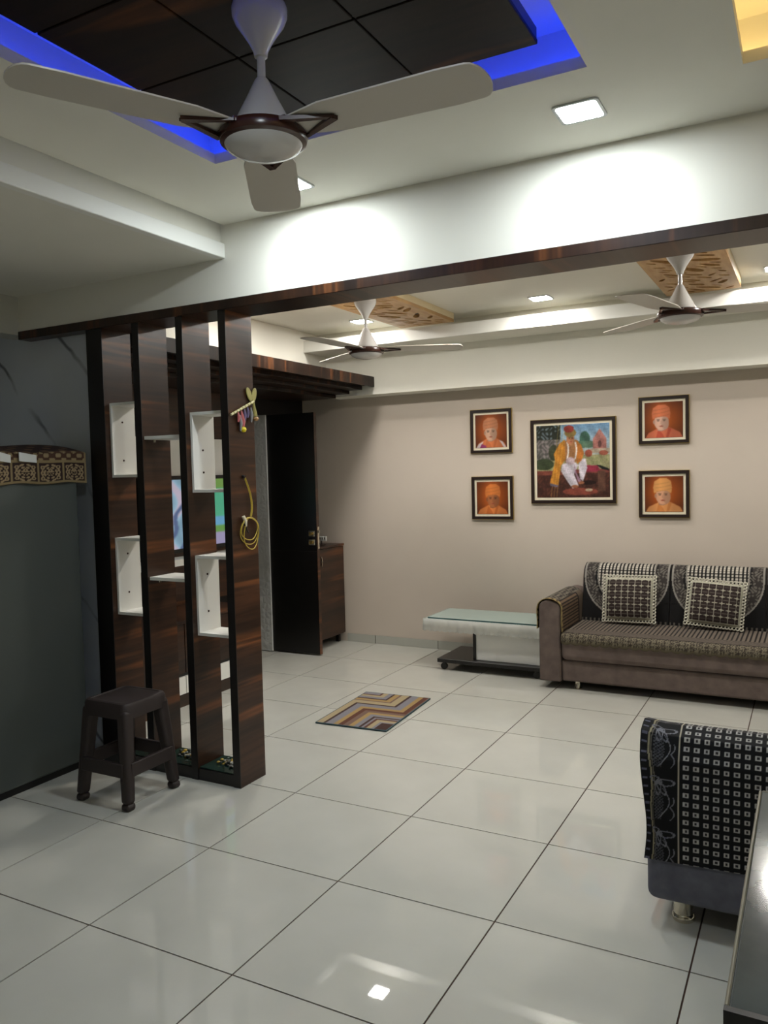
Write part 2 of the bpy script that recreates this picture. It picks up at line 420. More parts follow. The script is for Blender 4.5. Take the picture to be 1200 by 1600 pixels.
downlight(.305, .86, 'square LED downlight partly hidden by a blade of the big fan', M_LAMP, 'front downlights')
downlight(1.455, -1.05, 'added square LED downlight, unseen near the rear of the front ceiling, right', M_LAMP, 'front downlights')  # guessed lamp out of view, added to light the armchair back
downlight(.505, 3.49, 'LED downlight of the far ceiling between the two carved panels', M_LAMPF, 'far downlights')
downlight(-.885, 3.50, 'LED downlight of the far ceiling behind the left far fan', M_LAMPF, 'far downlights')
downlight(1.93, 3.49, 'LED downlight of the far ceiling right of the right carved panel', M_LAMPF, 'far downlights')
downlight(.505, 2.60, 'added LED downlight of the far ceiling, unseen behind the walnut beam, middle', M_LAMPF, 'far downlights', .10)  # added row, hidden by the beam, oversized to brighten the far beam and wall
downlight(-.885, 2.60, 'added LED downlight of the far ceiling, unseen behind the walnut beam, left', M_LAMPF, 'far downlights', .10)
downlight(2.30, 2.60, 'added LED downlight of the far ceiling, unseen behind the walnut beam, right', M_LAMPF, 'far downlights', .10)

# ------------------------------------------------------------------ carved ceiling panels
def jali(x0, x1, y0, y1, label, seed):
    r = random.Random(seed)
    t = thing('carved_ceiling_panel', label, 'ceiling panel', ((x0+x1)/2, (y0+y1)/2, 2.56), 'carved ceiling panels')
    cx, cy = (x0+x1)/2, (y0+y1)/2; w, h = (x1-x0)/2, (y1-y0)/2
    MB().box(x0+.012, x1-.012, y0+.012, y1-.012, 2.596, ZC).build('backing', M_WHITE, t)
    MB().box(x0, x0+.012, y0, y1, 2.572, ZC).box(x1-.012, x1, y0, y1, 2.572, ZC).box(x0+.012, x1-.012, y0, y0+.012, 2.572, ZC).box(x0+.012, x1-.012, y1-.012, y1, 2.572, ZC).build('side_frame', M_CREAM, t)
    cu = bpy.data.curves.new('carved', 'CURVE'); cu.dimensions = '2D'; cu.fill_mode = 'BOTH'; cu.extrude = .011
    def spline(pts):
        s_ = cu.splines.new('POLY'); s_.points.add(len(pts)-1)
        for p, q in zip(s_.points, pts): p.co = (q[0], q[1], 0, 1)
        s_.use_cyclic_u = True
    spline([(-w,-h), (w,-h), (w,h), (-w,h)])
    holes = []
    for att in range(4000):
        L = r.choice([.085, .095, .07, .055, .035]); W_ = L*r.choice([.25, .30, .36]); a = math.radians(r.choice([35, 42, 50, 30, 128])+r.uniform(-9, 9))
        px, py = r.uniform(-w+.04, w-.04), r.uniform(-h+.04, h-.04)
        ex = abs(L*math.cos(a))+W_*.7; ey = abs(L*math.sin(a))+W_*.7
        if abs(px)+ex > w-.016 or abs(py)+ey > h-.016: continue
        ok = True
        seg = [(px+L*k*math.cos(a), py+L*k*math.sin(a)) for k in (-.9, -.45, 0, .45, .9)]
        for s2, W2 in holes:
            if min((p[0]-q[0])**2+(p[1]-q[1])**2 for p in seg for q in s2) < (W_+W2+.010)**2: ok = False; break
        if not ok: continue
        holes.append((seg, W_))
        pts = []
        for k in range(16):
            th = 2*math.pi*k/16; lx, ly = L*math.cos(th), W_*math.sin(th)*(1+.35*math.cos(th))
            pts.append((px+lx*math.cos(a)-ly*math.sin(a), py+lx*math.sin(a)+ly*math.cos(a)))
        spline(pts)
        if len(holes) > 190: break
    tmp = bpy.data.objects.new('tmp', cu); COL.objects.link(tmp)
    dg = bpy.context.evaluated_depsgraph_get(); me = bpy.data.meshes.new_from_object(tmp.evaluated_get(dg))
    bpy.data.objects.remove(tmp)
    me.materials.clear(); me.materials.append(M_JALI); me.name = 'fretwork'
    o = bpy.data.objects.new('fretwork', me); COL.objects.link(o); o.parent = t; o.location = (0, 0, .002)
jali(-.615, -.185, 1.62, 3.625, 'carved wooden fretwork panel on the far ceiling, behind the left far fan', 3)
jali(1.29, 1.725, 1.62, 3.625, 'carved wooden fretwork panel on the far ceiling, at the right', 5)

# ------------------------------------------------------------------ walnut pelmet over the tv side
t = thing('wooden_pelmet', 'stepped walnut pelmet running along the left wall above the door', 'pelmet', (-1.4, 2.6, 2.1))
MB().box(-1.065, -1.045, 1.335, 3.968, 2.172, 2.254).box(XL+.002, -1.065, 1.335, 3.968, 2.186, 2.254).build('fascia', M_WOODY, t, bevel=.0015, seg=1)
for xe, zb, zt in ((-1.16, 2.156, 2.186), (-1.284, 2.130, 2.156), (-1.416, 2.102, 2.130)):
    MB().box(XL+.002, xe, 1.335, 3.968, zb, zt).build('step_board', M_WOODY, t, bevel=.0015, seg=1)

# ------------------------------------------------------------------ partition screen
t = thing('partition_screen', 'tall dark walnut partition of four upright panels with white shelf boxes', 'room divider', (-.7, 1.225, 0))
PZ = 2.238
PX = [(-.303, -.262), (-.562, -.522), (-.845, -.803), (-1.164, -1.055)]
for a, b in PX:
    p = MB().box(a, b, 1.134, 1.325, 0, PZ).build('panel', M_WOOD, t)
    MB().box(a-.0005, b+.0005, 1.130, 1.1345, 0, PZ).build('edge_band', M_EDGE, p)
PY0, PY1 = 1.165, 1.322
def shelf_box(xl, xr, z0, z1, sc):
    b = MB().box(xl, xl+.012, PY0, PY1, z0, z1).box(xl+.012, xr, PY0, PY1, z1-.014, z1).box(xl+.012, xr, PY0, PY1, z0, z0+.014).build('shelf_box', M_WHITE, t)
    for q in sc:
        zz = z0+(z1-z0)*q
        MB().tube([(xl+.012, 1.235, zz), (xl+.0145, 1.235, zz)], .005, 10).build('screw_cap', M_GROUT, b)
shelf_box(-.522, -.303, 1.40, 1.785, (.25, .53))
shelf_box(-.522, -.303, .705, 1.095, (.28, .75))
shelf_box(-1.055, -.845, 1.482, 1.862, (.23, .75))
shelf_box(-1.055, -.845, .775, 1.172, (.27, .78))
for z in (1.672, .972):
    s_ = MB().box(-.803, -.562, PY0-.02, PY1, z-.006, z+.010).build('shelf', M_WHITE, t)
    for xx in (-.78, -.60):
        MB().tube([(xx, 1.19, z-.006), (xx, 1.19, z-.02)], .006, 8).build('shelf_pin', M_CHROME, s_)
MB().box(-1.055, -.845, 1.134, 1.325, 0, .055).box(-.803, -.562, 1.134, 1.325, 0, .055).box(-.522, -.303, 1.134, 1.325, 0, .055).build('plinth', M_EDGE, t)
for (a, b) in ((-1.053, -.847), (-.801, -.564), (-.520, -.305)):
    MB().box(a, b, 1.142, 1.318, .056, .062).build('glass_plate', M_GLASS, t)
def pebbles(cx, cy, w, n, label, cols):
    obs = []
    me_cols = []
    mb = [MB() for _ in cols]
    for k in range(n):
        x = random.gauss(cx, w); y = random.gauss(cy, .028); r = random.uniform(.006, .012); x = min(max(x, cx-.085), cx+.085); y = min(max(y, 1.16), 1.30)
        s = mb[random.randrange(len(cols))]
        prof = [(r*.1, 0), (r*.8, r*.15), (r, r*.45), (r*.75, r*.8), (r*.1, r*.95)]
        s.lathe(prof, (x, y, .062+random.uniform(0, .008)), 8)
    o = MB(); m0 = mb[0].build('pebbles', cols[0])
    me = m0.data
    bm = bmesh.new(); bm.from_mesh(me)
    for q in range(1, len(cols)):
        me.materials.append(cols[q]); n0 = len(bm.verts)
        vs = [bm.verts.new(p) for p in mb[q].v]
        for fc in mb[q].f:
            fa = bm.faces.new([vs[i] for i in fc]); fa.material_index = q
    bmesh.ops.recalc_face_normals(bm, faces=bm.faces); bm.to_mesh(me); bm.free(); me.shade_smooth()
    return tag(m0, label, 'pebbles', kind='stuff')
MP = [mat('pebble_yellow', rgb(190,160,60), .4), mat('pebble_grey', rgb(120,125,120), .4), mat('pebble_dark', rgb(60,62,58), .4), mat('pebble_white', rgb(190,190,180), .4)]
pebbles(-.385, 1.24, .035, 60, 'small heap of yellow and grey pebbles on the glass plate beside the right panel', MP)
pebbles(-.66, 1.25, .035, 50, 'small heap of grey pebbles on the middle glass plate of the partition', [MP[1], MP[2], MP[3], MP[0]])

# ------------------------------------------------------------------ flute key holder and cable on the right panel
XP = -.262
t = thing('key_holder', 'flute-shaped key holder with golden leaves and charms on the right partition panel', 'key holder', (XP, 1.225, 1.79))
M_FLUTE = mat('flute_ivory', rgb(205,195,150), .4); M_LEAF = mat('gilt_leaf', rgb(146,136,74), .45)
M_PINK = mat('charm_pink', rgb(170,90,90), .5); M_PURP = mat('charm_violet', rgb(92,80,110), .5); M_YB = mat('charm_yellow', rgb(215,195,30), .4); M_SIL = mat('charm_silver', rgb(170,170,170), .3, metal=.7)
A_, B_ = Vector((XP+.012, 1.135, 1.757)), Vector((XP+.012, 1.312, 1.830))
MB().tube([A_, B_], .006, 10).build('flute', M_FLUTE, t, smooth=True)
for k in range(7):
    p = A_.lerp(B_, .12+.12*k); d = (B_-A_).normalized()
    MB().tube([p-d*.002, p+d*.002], .0075, 10).build('ring', M_LEAF, t)
for dy, tilt in ((-.024, -.45), (.014, .30)):
    mb = MB(); pts = []
    for k in range(14):
        th = 2*math.pi*k/14; a_, b_ = .017*math.sin(th), .035*math.cos(th)
        pts.append((1.305+dy+a_*math.cos(tilt)+b_*math.sin(tilt), 1.862+b_*math.cos(tilt)-a_*math.sin(tilt)))
    mb.prism(pts, 'x', XP+.006, XP+.012).build('leaf', M_LEAF, t, bevel=.002)
MB().tube([(XP+.014, 1.305, 1.826), (XP+.014, 1.312, 1.79), (XP+.014, 1.318, 1.76)], [.005, .008, .011], 8).build('tassel', M_LEAF, t, smooth=True)
MB().lathe([(.001,-.012), (.010,-.008), (.014,0), (.010,.008), (.001,.012)], (XP+.014, 1.322, 1.748), 12).build('bead', M_JALI, t, smooth=True)
for yy, zz, ln, m_ in ((1.19, 1.772, .045, M_PINK), (1.215, 1.782, .055, M_PINK), (1.205, 1.76, .075, M_SIL), (1.238, 1.79, .06, M_PURP), (1.262, 1.80, .05, M_PURP), (1.225, 1.765, .07, M_PINK), (1.288, 1.80, .07, M_SIL)):
    MB().tube([(XP+.012, yy, zz), (XP+.014, yy+.003, zz-ln*.5), (XP+.013, yy-.002, zz-ln)], [.003, .008, .004], 8).build('charm', m_, t, smooth=True)
MB().lathe([(.001,-.014), (.010,-.010), (.014,0), (.010,.010), (.001,.014)], (XP+.016, 1.222, 1.692), 14).build('bead', M_YB, t, smooth=True)
t = thing('cable_coil', 'coil of yellow cable hanging from a black hook on the right partition panel', 'cable', (XP, 1.24, 1.22))
MB().tube([(XP-.002, 1.222, 1.472), (XP+.014, 1.222, 1.470)], .008, 12).build('hook', M_BLACK, t)
for k, dr in enumerate((0, .006)):
    pts = []
    for q in range(15):
        a = q/14; pts.append((XP+.010+.003*k, 1.222+.062*math.sin(a*math.pi*.62)+.004*k-.02*a, 1.466-.185*a))
    MB().tube(pts, .0024, 8).build('cable_strand', M_YEL, t, smooth=True)
for k, (ra, rb, dy, dz) in enumerate(((.070, .064, 0, 0), (.056, .076, .008, -.012), (.062, .052, -.010, .010))):
    pts = [(XP+.008+.004*k+.003*math.sin(a*3), 1.252+dy+ra*math.cos(a), 1.212+dz+rb*math.sin(a)) for a in np.linspace(0, 2*math.pi, 40, endpoint=False)]
    MB().tube(pts, .0024, 8, closed=True).build('cable_loop', M_YEL, t, smooth=True)
MB().tube([(XP+.014, 1.200, 1.285), (XP+.016, 1.212, 1.262), (XP+.015, 1.218, 1.236)], [.008, .009, .004], 8).build('tie', M_MATB, t, smooth=True)
MB().tube([(XP+.012, 1.20, 1.258), (XP+.013, 1.222, 1.225), (XP+.012, 1.236, 1.205)], .004, 8).build('dark_plug', M_BLACK, t, smooth=True)

# ------------------------------------------------------------------ stool
t = thing('plastic_stool', 'dark brown plastic stool standing in front of the partition', 'stool', (-.712, .868, 0))
cx, cy = -.712, .868
def rrect(hw, r, n=5):
    o = []
    for sx, sy, a0 in ((1,1,0), (-1,1,90), (-1,-1,180), (1,-1,270)):
        for k in range(n+1):
            a = math.radians(a0+90*k/n); o.append((cx+sx*(hw-r)+r*math.cos(a), cy+sy*(hw-r)+r*math.sin(a)))
    return o
mb = MB(); rings = [(rrect(.139, .035), .40), (rrect(.137, .035), .455), (rrect(.130, .033), .468), (rrect(.118, .03), .470), (rrect(.114, .03), .466)]
n = len(rings[0][0]); vs = [(*p, z) for rg, z in rings for p in rg]
fs = [(q*n+i, q*n+(i+1) % n, (q+1)*n+(i+1) % n, (q+1)*n+i) for q in range(len(rings)-1) for i in range(n)]+[tuple((len(rings)-1)*n+i for i in range(n)), tuple(range(n))[::-1]]
mb.add(vs, fs).build('seat', M_PLAST, t, smooth=True)
for sx in (-1, 1):
    for sy in (-1, 1):
        def q(r_, w, z):
            x1, y1 = cx+sx*r_, cy+sy*r_; x0, y0 = x1-sx*w, y1-sy*w
            return [(min(x0,x1), min(y0,y1), z), (max(x0,x1), min(y0,y1), z), (max(x0,x1), max(y0,y1), z), (min(x0,x1), max(y0,y1), z)]
        lg = MB().hexa(q(.168, .050, .03), q(.137, .062, .44)).build('leg', M_PLAST, t, bevel=.016, seg=3)
        MB().hexa(q(.170, .052, 0), q(.1675, .050, .034)).build('foot', M_PLAST, lg, bevel=.015, seg=3)
for s_ in (-1, 1):
    MB().box(cx-.13, cx+.13, cy+s_*.150-.010, cy+s_*.150+.010, .145, .208).build('rail', M_PLAST, t, bevel=.004)
    MB().box(cx+s_*.150-.010, cx+s_*.150+.010, cy-.13, cy+.13, .145, .208).build('rail', M_PLAST, t, bevel=.004)
# ------------------------------------------------------------------ refrigerator and its cover
t = thing('refrigerator', 'dark grey refrigerator standing against the marble wall', 'refrigerator', (-1.415, .76, 0))
MB().box(-1.725, -1.180, .45, 1.05, .035, 1.60).build('body', M_FRIDGE, t, bevel=.012, seg=3)
MB().box(-1.725, -1.180, .385, .446, .06, 1.598).build('door', M_FRIDGE, t, bevel=.014, seg=3)
MB().box(-1.71, -1.195, .40, 1.04, 0, .04).build('base', M_BLACK, t)
def fridge_cover():
    x0, x1, y0, y1, zt, zb = -1.735, -1.166, .38, 1.095, 1.612, 1.462
    drop = zt-zb; Lx = x1-x0; tot = drop+Lx
    def pos(u, v):
        s = v*tot
        top = s > drop
        x = np.where(top, x1-(s-drop), x1+.004*np.sin(u*26)); z = np.where(top, zt+.006*np.sin(u*9), zb+s+.004*np.sin(u*17)*(1-s/drop).clip(0))
        return x, y0+u*(y1-y0), z+np.where(top, .045*np.sin(np.clip((s-drop)/Lx, 0, 1)*math.pi), 0)
    def col(u, v):
        s = v*tot; y = u*(y1-y0)
        gold = np.array([.50,.43,.30]); dark = np.array([.16,.10,.09]); brn = np.array([.27,.18,.13])
        C = np.broadcast_to(dark, u.shape+(3,)).copy()
        pw = (y1-y0)/5; fy = np.mod(y, pw)/pw-.5; fz = s/.105-.5
        pocket = s < .105
        r1 = np.hypot(fy*1.1, fz); th = np.arctan2(fz, fy)
        motif = (np.abs(np.sin(th*4)*np.cos(r1*26)) > .45) & (r1 < .42)
        for (a, b) in ((-.3,.25), (.3,.25), (-.3,-.25), (.3,-.25), (-.3,0), (.3,0), (0,.1)):
            d = np.hypot(fy-a, fz-b); motif |= (d < .09) & (d > .035)
        C[pocket & motif] = [.56,.48,.36]
        up_ = (s >= .105) & (s < drop+.02)
        m2 = np.sin(y*95)*np.sin(s*150) > .15
        C[up_] = brn; C[up_ & m2] = [.52,.45,.33]
        edge = (np.abs(fy) > .455) & pocket | (s < .012) | ((s > .100) & (s < .114)) | (u > .985)
        C[edge] = gold
        C[(s > drop+.02)] = [.17,.11,.10]
        m3 = (np.sin(y*60)*np.sin(s*60) > .4) & (s > drop+.02); C[m3] = [.34,.26,.2]
        return C
    o = grid('refrigerator_cover', 240, 220, pos, col, M_CLOTH, None, thick=.006, offset=-1)
    return tag(o, 'brown and gold patterned cloth cover with pockets draped over the refrigerator', 'cloth cover')
fridge_cover()
M_PAPER = mat('white_paper', rgb(205,205,200), .7)
for (ya, yb, lb) in ((.70, .795, 'white paper slip in the middle pocket of the refrigerator cover'), (.60, .655, 'white paper slip at the left edge in the refrigerator cover pocket')):
    o = MB().hexa([(-1.160, ya, 1.570), (-1.156, ya, 1.570), (-1.156, yb, 1.562), (-1.160, yb, 1.562)], [(-1.160, ya, 1.612), (-1.156, ya, 1.612), (-1.156, yb, 1.598), (-1.160, yb, 1.598)]).build('paper_slip', M_PAPER)
    tag(o, lb, 'paper', 'papers in the refrigerator cover')

# ------------------------------------------------------------------ door, cabinet
d = struct(MB().box(-1.862, -1.398, 3.583, 3.618, .012, 1.966).build('door_1', M_BLACK))
MB().box(-1.3985, -1.394, 3.583, 3.618, .012, 1.966).build('door_edge', M_WOODCAB, d)
lk = MB().box(-1.3945, -1.391, 3.590, 3.611, .87, 1.05).build('lock_plate', M_CHROME, d)
MB().box(-1.392, -1.380, 3.596, 3.606, 1.00, 1.02).build('bolt', M_CHROME, lk)
for z in (.925, .995):
    h = MB().box(-1.470, -1.412, 3.572, 3.583, z-.024, z+.024).build('knob_rose', M_CHROME, d, bevel=.004)
    MB().tube([(-1.440, 3.573, z), (-1.440, 3.555, z)], .014, 14).build('knob', M_BRASS, h, smooth=True)
MB().box(-1.86, -1.40, 3.5805, 3.584, .845, .851).build('groove_strip', M_EDGE, d)
t = thing('shoe_cabinet', 'low walnut cabinet in the corner behind the open black door', 'cabinet', (-1.7, 3.97, 0))
MB().box(-1.893, -1.515, 3.785, 4.160, .075, .845).build('body', M_WOODCAB, t)
MB().box(-1.893, -1.495, 3.770, 4.165, .845, .864).build('top', M_WOODCAB, t, bevel=.002, seg=1)
dd = MB().box(-1.515, -1.500, 3.775, 4.160, .082, .842).build('cabinet_door', M_WOODCAB, t, bevel=.002, seg=1)
MB().tube([(-1.498, 3.80, .70), (-1.490, 3.80, .74), (-1.498, 3.80, .78)], .005, 8).build('handle', M_CHROME, dd)
for xx in (-1.87, -1.56):
    for yy in (3.81, 4.13): MB().box(xx-.015, xx+.015, yy-.015, yy+.015, 0, .075).build('leg', M_EDGE, t)
t = thing('table_ornament', 'small ornament of four white blocks standing on the corner cabinet', 'ornament', (-1.60, 3.97, .864))
MB().box(-1.62, -1.58, 3.94, 4.00, .864, .868).tube([(-1.60, 3.97, .866), (-1.60, 3.97, .905)], .004, 8).build('stand', M_BLACK, t)
for k in range(4):
    xx = -1.640+.024*k
    b = MB().box(xx, xx+.020, 3.955, 3.975, .900, .938).build('block', M_PAPER, t, bevel=.003)
    MB().box(xx+.006, xx+.014, 3.9535, 3.956, .910, .930).build('mark', M_GROUT, b)

# ------------------------------------------------------------------ tv and tv unit
t = thing('tv_unit', 'walnut and white tv unit on the left wall, seen through the partition', 'tv unit', (-1.65, 2.25, 0))
MB().box(XL+.002, -1.852, 1.40, 3.06, .56, 2.10).build('back_panel', M_WOODCAB, t)
MB().box(-1.852, -1.838, 1.45, 3.03, 1.485, 1.752).build('white_panel', M_WHITE, t)
MB().box(-1.852, -1.70, 1.45, 3.03, .868, .912).build('ledge', M_WHITE, t)
MB().box(XL+.002, -1.45, 1.40, 2.72, .0, .085).build('plinth', M_WOODCAB, t)
MB().box(XL+.002, -1.45, 1.40, 2.72, .085, .54).build('cabinet_body', M_BLACK, t)
MB().box(XL+.002, -1.42, 1.39, 2.73, .54, .56).build('cabinet_top', M_WOODCAB, t)
for k in range(4):
    y0 = 1.41+k*.3275
    MB().box(-1.45, -1.432, y0, y0+.32, .088, .198).build('white_drawer', M_WHITE, t)
    dr = MB().box(-1.45, -1.432, y0, y0+.32, .222, .535).build('cabinet_door', M_WOODCAB, t)
    MB().box(-1.432, -1.420, y0+.150, y0+.162, .26, .48).build('handle', M_WHITE, dr)
t = thing('television', 'flat television showing a bright picture behind the partition', 'television', (-1.80, 2.52, .94))
MB().box(-1.848, -1.802, 2.08, 3.00, .945, 1.478).build('casing', M_BLACK, t, bevel=.004)
def tvcol(u, v):
    s = np.sin(u*23+np.sin(v*7)*2.2); k = np.sin(u*31-v*9+np.cos(v*13))
    C = np.zeros(u.shape+(3,)); C[...] = np.array([.50,.62,.70])+.08*s[..., None]
    C[(s > .45)] = [.66,.63,.70]; C[(k > .72)] = [.30,.36,.50]
    gm = u > .78; C[gm] = [.28,.60,.48]; C[gm & (v > .86)] = [.38,.52,.26]; C[gm & (v < .42)] = [.36,.58,.72]; C[gm & (v < .28)] = [.36,.54,.28]; C[gm & (v < .18)] = [.55,.53,.66]
    return blur(C, 2)
grid('screen', 120, 80, lambda u, v: (-1.8008+0*u, 2.10+u*.88, .972+v*.486), tvcol, M_SCREEN, t, thick=.001)

# ------------------------------------------------------------------ pictures
def ell(u, v, cx, cy, rx, ry): return ((u-cx)/rx)**2+((v-cy)/ry)**2 < 1
def soft(u, v, cx, cy, rx, ry): return np.clip(1.15-np.sqrt(((u-cx)/rx)**2+((v-cy)/ry)**2), 0, 1)[..., None]
def put(C, mask, col): C[mask] = col
def poly(u, v, pts):
    ins = np.zeros(u.shape, bool); n = len(pts); j = n-1
    for i in range(n):
        xi, yi = pts[i]; xj, yj = pts[j]
        if yi != yj: ins ^= ((yi > v) != (yj > v)) & (u < (xj-xi)*(v-yi)/(yj-yi)+xi)
        j = i
    return ins
def portrait(turban, robe, robe2, skin, fx=.5, tall=0., white=False):
    def col(u, v):
        C = np.zeros(u.shape+(3,)); s = soft(u, v, .5, .55, .75, .75)
        C[...] = np.array([.27,.13,.08])*(1-s)+np.array([.74,.37,.14])*s
        put(C, poly(u, v, [(.02,0), (.10,.14), (.30,.24), (.42,.30), (.60,.30), (.74,.24), (.92,.14), (.99,0)]), robe)
        put(C, poly(u, v, [(.30,0), (.36,.26), (.48,.10), (.52,0)]), robe2)
        put(C, poly(u, v, [(.62,.28), (.70,.24), (.62,0), (.56,0)]), robe2)
        if white:
            put(C, poly(u, v, [(.02,0), (.10,.12), (.26,.20), (.16,0)]), [.86,.80,.80]); put(C, poly(u, v, [(.76,.22), (.86,.18), (.98,0), (.90,0)]), [.86,.80,.80])
            put(C, poly(u, v, [(.14,0), (.20,.12), (.34,.06), (.34,0)]), [.58,.22,.40])
        put(C, poly(u, v, [(fx-.10,.20), (fx-.11,.40), (fx+.11,.40), (fx+.10,.22), (fx,.18)]), [c_*.82 for c_ in skin])
        put(C, ell(u, v, fx, .45, .185, .24), skin)
        put(C, ell(u, v, fx+.10, .42, .10, .19), [c_*.88 for c_ in skin])
        put(C, ell(u, v, fx-.19, .45, .03, .06), [c_*.85 for c_ in skin])
        for sx in (-.08, .08):
            put(C, ell(u, v, fx+sx, .512, .046, .012), [c_*.55 for c_ in skin]); put(C, ell(u, v, fx+sx, .478, .032, .014), [c_*.45 for c_ in skin])
        put(C, poly(u, v, [(fx-.012,.48), (fx+.02,.48), (fx+.035,.385), (fx-.03,.385)]), [c_*.9 for c_ in skin])
        put(C, ell(u, v, fx, .325, .06, .013), [.55,.26,.20])
        put(C, poly(u, v, [(fx-.23,.52), (fx-.25,.68), (fx-.22,.84+tall), (fx-.08,.93+tall), (fx+.10,.93+tall), (fx+.21,.85+tall), (fx+.24,.68), (fx+.22,.52), (fx+.12,.585), (fx-.08,.60)]), turban)
        for q in (.0, .10, .20):
            b = np.abs(v-(.60+q+.18*(u-fx)+.25*(u-fx)**2)) < .010
            put(C, b & ell(u, v, fx, .72, .23, .2), [c_*.88 for c_ in turban])
        sh = .86+.22*np.clip(1-np.abs(u-fx+.06)/.35, 0, 1)[..., None]
        return blur(C*sh, 2)
    return col
def painting(u, v):
    C = np.zeros(u.shape+(3,))
    sky = np.clip((v-.55)/.45, 0, 1)[..., None]
    C[...] = np.array([.72,.74,.70])*(1-sky)+np.array([.42,.60,.76])*sky
    nz = np.sin(u*61+np.sin(v*37)*2)*np.sin(v*53+np.cos(u*41)*2)
    put(C, (v < .58) & (v > .34), [.62,.60,.42]); C[(v < .58) & (v > .34) & (nz > .3)] = [.55,.56,.36]
    left = (u < .33) & (v > .52); put(C, left, [.44,.42,.40]); C[left & (nz > .1)] = [.34,.33,.31]; C[left & (nz < -.4)] = [.56,.50,.50]
    put(C, (u < .34) & (v > .80), [.16,.18,.14]); C[(u < .34) & (v > .80) & (nz > .4)] = [.40,.45,.48]
    put(C, ell(u, v, .10, .46, .14, .08), [.24,.28,.18]); put(C, ell(u, v, .24, .62, .07, .11), [.26,.28,.20])
    put(C, ell(u, v, .67, .80, .07, .10), [.25,.40,.33]); put(C, ell(u, v, .62, .72, .10, .05), [.32,.46,.36]); put(C, ell(u, v, .72, .72, .09, .05), [.36,.48,.38])
    put(C, (u > .78) & (u < .96) & (v > .66) & (v < .79), [.68,.42,.38]); put(C, poly(u, v, [(.78,.79), (.87,.93), (.96,.79)]), [.72,.46,.42])
    put(C, ell(u, v, .87, .72, .025, .05), [.40,.24,.22]); put(C, (u > .74) & (v > .60) & (v < .66), [.72,.64,.54])
    put(C, ell(u, v, .72, .60, .05, .05), [.62,.30,.22]); put(C, ell(u, v, .92, .60, .06, .035), [.62,.32,.24])
    put(C, (v < .36), [.28,.16,.13]); C[(v < .36) & (nz > .2)] = [.36,.20,.15]
    put(C, (v < .37) & (v > .31) & (u < .45), [.52,.26,.20]); put(C, (v < .38) & (v > .33) & (u > .45), [.50,.24,.20])
    put(C, poly(u, v, [(.66,.35), (.68,.44), (.84,.43), (.88,.35)]), [.62,.18,.26])
    put(C, (u > .84) & (u < .94) & (v < .36) & (v > .08), [.40,.26,.20])
    put(C, poly(u, v, [(.82,.44), (.90,.38), (.99,.36), (.98,.39), (.88,.43)]), [.08,.10,.10])
    put(C, ell(u, v, .60, .08, .24, .05), [.55,.26,.20]); put(C, ell(u, v, .72, .20, .10, .03), [.16,.10,.09]); put(C, ell(u, v, .72, .10, .05, .02), [.78,.68,.55])
    # seated figure
    put(C, poly(u, v, [(.36,.46), (.34,.36), (.44,.20), (.50,.12), (.58,.16), (.52,.32), (.58,.44), (.52,.50)]), [.80,.76,.80])
    put(C, poly(u, v, [(.58,.44), (.60,.26), (.64,.22), (.70,.40), (.68,.53), (.62,.52)]), [.84,.80,.84])
    put(C, poly(u, v, [(.52,.46), (.56,.32), (.62,.22), (.58,.20), (.53,.34)]), [.66,.50,.60])
    put(C, poly(u, v, [(.38,.78), (.58,.78), (.60,.60), (.54,.48), (.40,.48), (.38,.62)]), [.66,.44,.26])
    put(C, poly(u, v, [(.40,.80), (.32,.74), (.24,.60), (.26,.50), (.18,.20), (.30,.17), (.34,.44), (.40,.52)]), [.80,.50,.14])
    put(C, poly(u, v, [(.54,.80), (.62,.72), (.66,.60), (.62,.50), (.56,.46), (.54,.60)]), [.80,.46,.16])
    for q in (.22, .26, .30): put(C, np.abs(u-(q+.12*(v-.2))) < .006, C[np.abs(u-(q+.12*(v-.2))) < .006]*.7+np.array([.3,.24,.1]))
    put(C, poly(u, v, [(.18,.20), (.30,.17), (.29,.14), (.19,.16)]), [.40,.36,.42])
    for q in (.425, .535): put(C, (np.abs(u-q-.02*np.sin(v*12)) < .011) & (v > .52) & (v < .76), [.90,.86,.82])
    put(C, ell(u, v, .47, .50, .06, .055), [.76,.66,.68])
    put(C, ell(u, v, .475, .80, .055, .075), [.72,.46,.30]); put(C, ell(u, v, .475, .885, .080, .060), [.55,.45,.22]); put(C, ell(u, v, .455, .94, .07, .05), [.60,.22,.18])
    put(C, ell(u, v, .46, .815, .010, .006), [.15,.1,.08]); put(C, ell(u, v, .50, .815, .010, .006), [.15,.1,.08]); put(C, ell(u, v, .48, .765, .018, .006), [.6,.25,.2])
    put(C, ell(u, v, .53, .15, .05, .02), [.66,.40,.26]); put(C, ell(u, v, .62, .20, .04, .02), [.66,.40,.26])
    n2 = np.sin(u*97+np.sin(v*71)*3)*np.sin(v*89+np.sin(u*63)*3)+np.sin(u*37+v*29)*.6
    C = C*(.93+.12*n2[..., None]); g = C.mean(-1, keepdims=True)
    return blur(C*.86+g*.14, 2)
